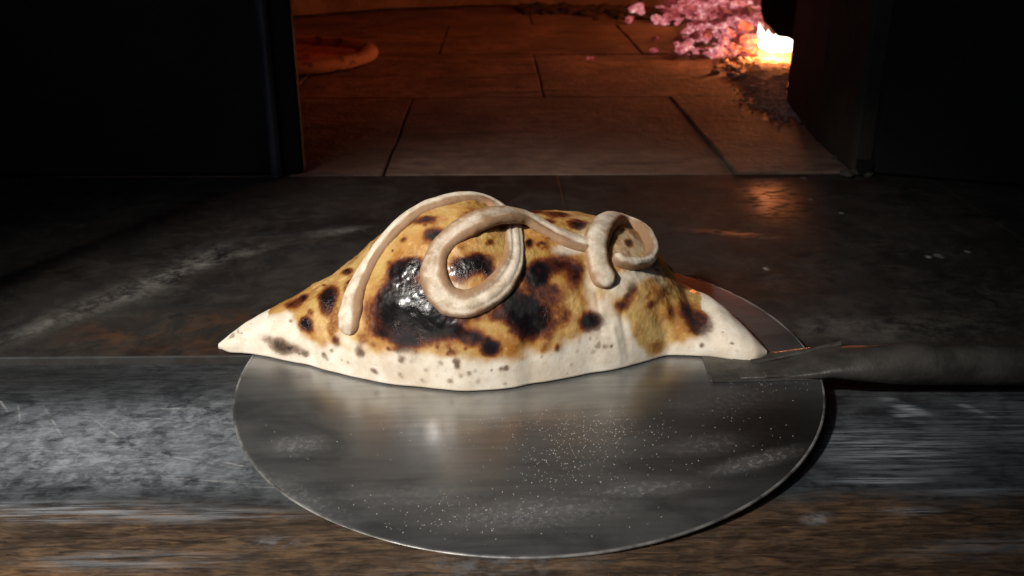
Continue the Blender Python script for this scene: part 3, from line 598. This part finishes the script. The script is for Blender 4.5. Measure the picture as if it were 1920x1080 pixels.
gl = np.interp(Xg * 1e3, gx_, gs_) + 200 * sstep(124, 131, Xg * 1e3 + n_lo * 10) + 200 * sstep(-137, -143, Xg * 1e3 + n_lo * 10) ; gold = sstep(-3.5, 5.0, S * 1e3 - gl + n_big * 14 + n_lo * 9)
for x, s, rx, rs, am, bu in PALE_:
    d = np.sqrt(((Xg * 1e3 - x) / rx) ** 2 + ((S * 1e3 - s) / rs) ** 2) + .8 * n_lo
    gold = gold * (1 - am * (1 - sstep(.4, 1.3, d)))
# faint scattered toasting freckles low on the floury edge
fr = fbm(B0, 190, 2, 77); char = np.maximum(char, .30 * sstep(.74, .86, fr) * (1 - gold) * (S > .006))
char = np.maximum(char, .34 * sstep(.50, .78, fbm(B0, 75, 4, 55)) * gold)
# creases where the dough was pinched, low right
for (xa, sa, xb, sb, wd, dp) in ((76, 3, 71, 30, 2.0, -1.2), (71, 2, 66, 24, 1.6, .9), (100, 4, 93, 30, 4, -1.6), (108, 2, 100, 55, 5, -1.4), (59, 22, 57, 45, 1.3, -.5), (-88, 5, -100, 26, 4, -1.0), (-108, 6, -118, 40, 5, -1.2), (40, 6, 20, 20, 5, -.7)):
    px_, ps_ = Xg * 1e3, S * 1e3; vx, vs = xb - xa, sb - sa; q = np.clip(((px_ - xa) * vx + (ps_ - sa) * vs) / (vx * vx + vs * vs), 0, 1)
    d = np.hypot(px_ - xa - q * vx, ps_ - sa - q * vs); bumpd += dp * 1e-3 * np.exp(-(d / wd) ** 2)
edge = np.sin(TH)[None, :] ** .5
thick = np.clip(hh[:, None] / .03, .15, 1)
lip = (fbm(np.stack([Xg, Xg * 0 + .3, S * .5], -1), 130, 3, 71) - .5) * .0030 * np.exp(-(S / .010) ** 2)
disp = (bumpd + lip + n_big * .0040 + n_lo * .0014 + (fbm(B0, 420, 3, 91) - .5) * .0006 * (gold + .3)) * thick * edge
B1 = B0 + N0 * disp[..., None]
# rope groove: the dough rises beside the applied ropes
wet = .35 + .65 * sstep(-.05, .12, fbm(B0, 60, 3, 101) - .42)
wet = wet * (1 - .75 * sstep(.5, .9, (Xg > .060) * 1.0))
# under edge, rolled in to the peel
und = []
for k, (dy, z) in enumerate(((.0, .0012), (.0022, .0004), (.008, .0002), (.02, .0002))):
    fb = np.minimum(dy, ww * .3); und.append(np.stack([xx, y0 + fb, dzn(xx, y0 + fb) + z], -1))
und = np.stack(und[::-1], 1)
Pf = np.concatenate([und, B1, np.stack([xx, y0 + ww * .7, dzn(xx, y0 + ww * .7) + .0002], -1)[:, None]], 1)
pad = lambda A, e: np.concatenate([np.repeat(A[:, :1] * 0 + e, 4, 1), A, A[:, -1:]], 1)
calz = empty('calzone', (0, .52, dz(0, .52))); tag(calz, 'big blistered golden calzone with curled dough rope lying across the peel', 'calzone')
CI = Matrix.Translation(-Vector(calz.location))
def cz(o): o.parent = calz; o.matrix_parent_inverse = CI; return o
cz(grid_mesh('crust', Pf, M_CR, None, attrs={'char': pad(char, 0), 'gold': pad(gold, 0), 'wet': pad(wet, 0)}))

N1 = normals(B1)
def surf(x, th):
    i = (x / 1e3 - xx[0]) / (xx[-1] - xx[0]) * (NX - 1); j = th / math.pi * (NTH - 1)
    i = min(max(i, 0), NX - 1.001); j = min(max(j, 0), NTH - 1.001); a, b = int(i), int(j); fi, fj = i - a, j - b
    f = lambda A: A[a, b] * (1 - fi) * (1 - fj) + A[a + 1, b] * fi * (1 - fj) + A[a, b + 1] * (1 - fi) * fj + A[a + 1, b + 1] * fi * fj
    return f(B0 + 0) if False else (A_(B1, a, b, fi, fj), A_(N0, a, b, fi, fj))
def A_(A, a, b, fi, fj): return A[a, b] * (1 - fi) * (1 - fj) + A[a + 1, b] * fi * (1 - fj) + A[a, b + 1] * (1 - fi) * fj + A[a + 1, b + 1] * fi * fj
def catmull(L, n):
    L = np.array(L, float); Q = np.concatenate([[2 * L[0] - L[1]], L, [2 * L[-1] - L[-2]]]); o = []
    for k in range(len(L) - 1):
        p0, p1, p2, p3 = Q[k:k + 4]
        for q in range(n):
            t_ = q / n; o.append(.5 * ((2 * p1) + (-p0 + p2) * t_ + (2 * p0 - 5 * p1 + 4 * p2 - p3) * t_ ** 2 + (-p0 + 3 * p1 - 3 * p2 + p3) * t_ ** 3))
    o.append(L[-1]); return np.array(o)
def rope(name, L, wfun, hfun, lift, groove=.26, n=14, sink=.40, toast_side=1, seed=0, capw=9, toast=lambda f_: 0):
    q = catmull(L, n); C = []; Nn = []
    for x, th in q:
        p_, n_ = surf(x, th); C.append(p_); Nn.append(n_)
    C = np.array(C); Nn = np.array(Nn)
    for _ in range(40): Nn[1:-1] = .25 * Nn[:-2] + .5 * Nn[1:-1] + .25 * Nn[2:]; C[1:-1] = .25 * C[:-2] + .5 * C[1:-1] + .25 * C[2:]
    Nn /= np.linalg.norm(Nn, axis=1, keepdims=True); T = np.gradient(C, axis=0); T /= np.linalg.norm(T, axis=1, keepdims=True)
    Bn = np.cross(Nn, T); Bn /= np.linalg.norm(Bn, axis=1, keepdims=True); m = len(C); k_ = 48; P = np.zeros((m, k_, 3)); TO = np.zeros((m, k_))
    for i in range(m):
        f_ = i / (m - 1); wd, ht = wfun(f_), hfun(f_); e = min(1, i / capw, (m - 1 - i) / capw); cap = math.sqrt(max(0, 1 - (1 - e) ** 2)) * .97 + .03
        wob = 1 + .22 * mnoise.noise(Vector((f_ * 13, seed, 0)))
        for j in range(k_):
            a = 2 * math.pi * j / k_; c_, s_ = math.cos(a), math.sin(a)
            g_ = 1 - groove * math.exp(-((c_ + .25 * toast_side) / .16) ** 2) * (s_ > 0) - groove * .6 * math.exp(-((c_ - .45 * toast_side) / .12) ** 2) * (s_ > 0)
            y_ = wd * wob * math.copysign(abs(c_) ** .85, c_) * (1 + .22 * max(0, .35 - s_) / 1.35); z_ = ht * math.copysign(abs(s_) ** .8, s_) * g_
            P[i, j] = C[i] + Bn[i] * y_ * cap + Nn[i] * (z_ * cap + ht * (1 - 2 * sink) + lift(f_))
            TO[i, j] = max(0, -toast_side * c_) ** 1.2 * .75 + max(0, toast_side * c_) ** 3 * .35 + (1 - max(0, s_)) * .5 + toast(f_) + .5 * max(0, mnoise.noise(Vector((f_ * 9, c_ * .6, seed + 4.))))
    nz = fbm(P, 170, 3, 5 + seed) - .5; P += (nz * .0009)[..., None] * (P - P.mean(1, keepdims=True)) / .005
    return cz(grid_mesh(name, P, M_D, None, wrap=True, attrs={'toast': TO}))
def bell(f_, c, w_): return math.exp(-((f_ - c) / w_) ** 2)
rope('dough_rope', ROPE_, lambda f_: .0063 + .0006 * bell(f_, .1, .1) + .0012 * bell(f_, .62, .12) - .0008 * bell(f_, .45, .05) - .0012 * max(0, f_ - .85) / .15,
     lambda f_: .0029 + .0005 * bell(f_, .6, .15), lambda f_: .0052 * bell(f_, .845, .045) + .0005 * max(0, (f_ - .9) * 10) - .0012 * bell(f_, .42, .03), seed=1, toast_side=1, toast=lambda f_: .38 * bell(f_, .84, .10) + .30 * bell(f_, .62, .10) - .1 * bell(f_, .45, .08))
rope('dough_curl', CURL_, lambda f_: .0068 - .0036 * sstep(.28, .5, f_), lambda f_: .0038 + .0008 * sstep(.1, .5, f_), lambda f_: .0006 * bell(f_, .55, .25), groove=.05, seed=3, toast_side=1, sink=.3)
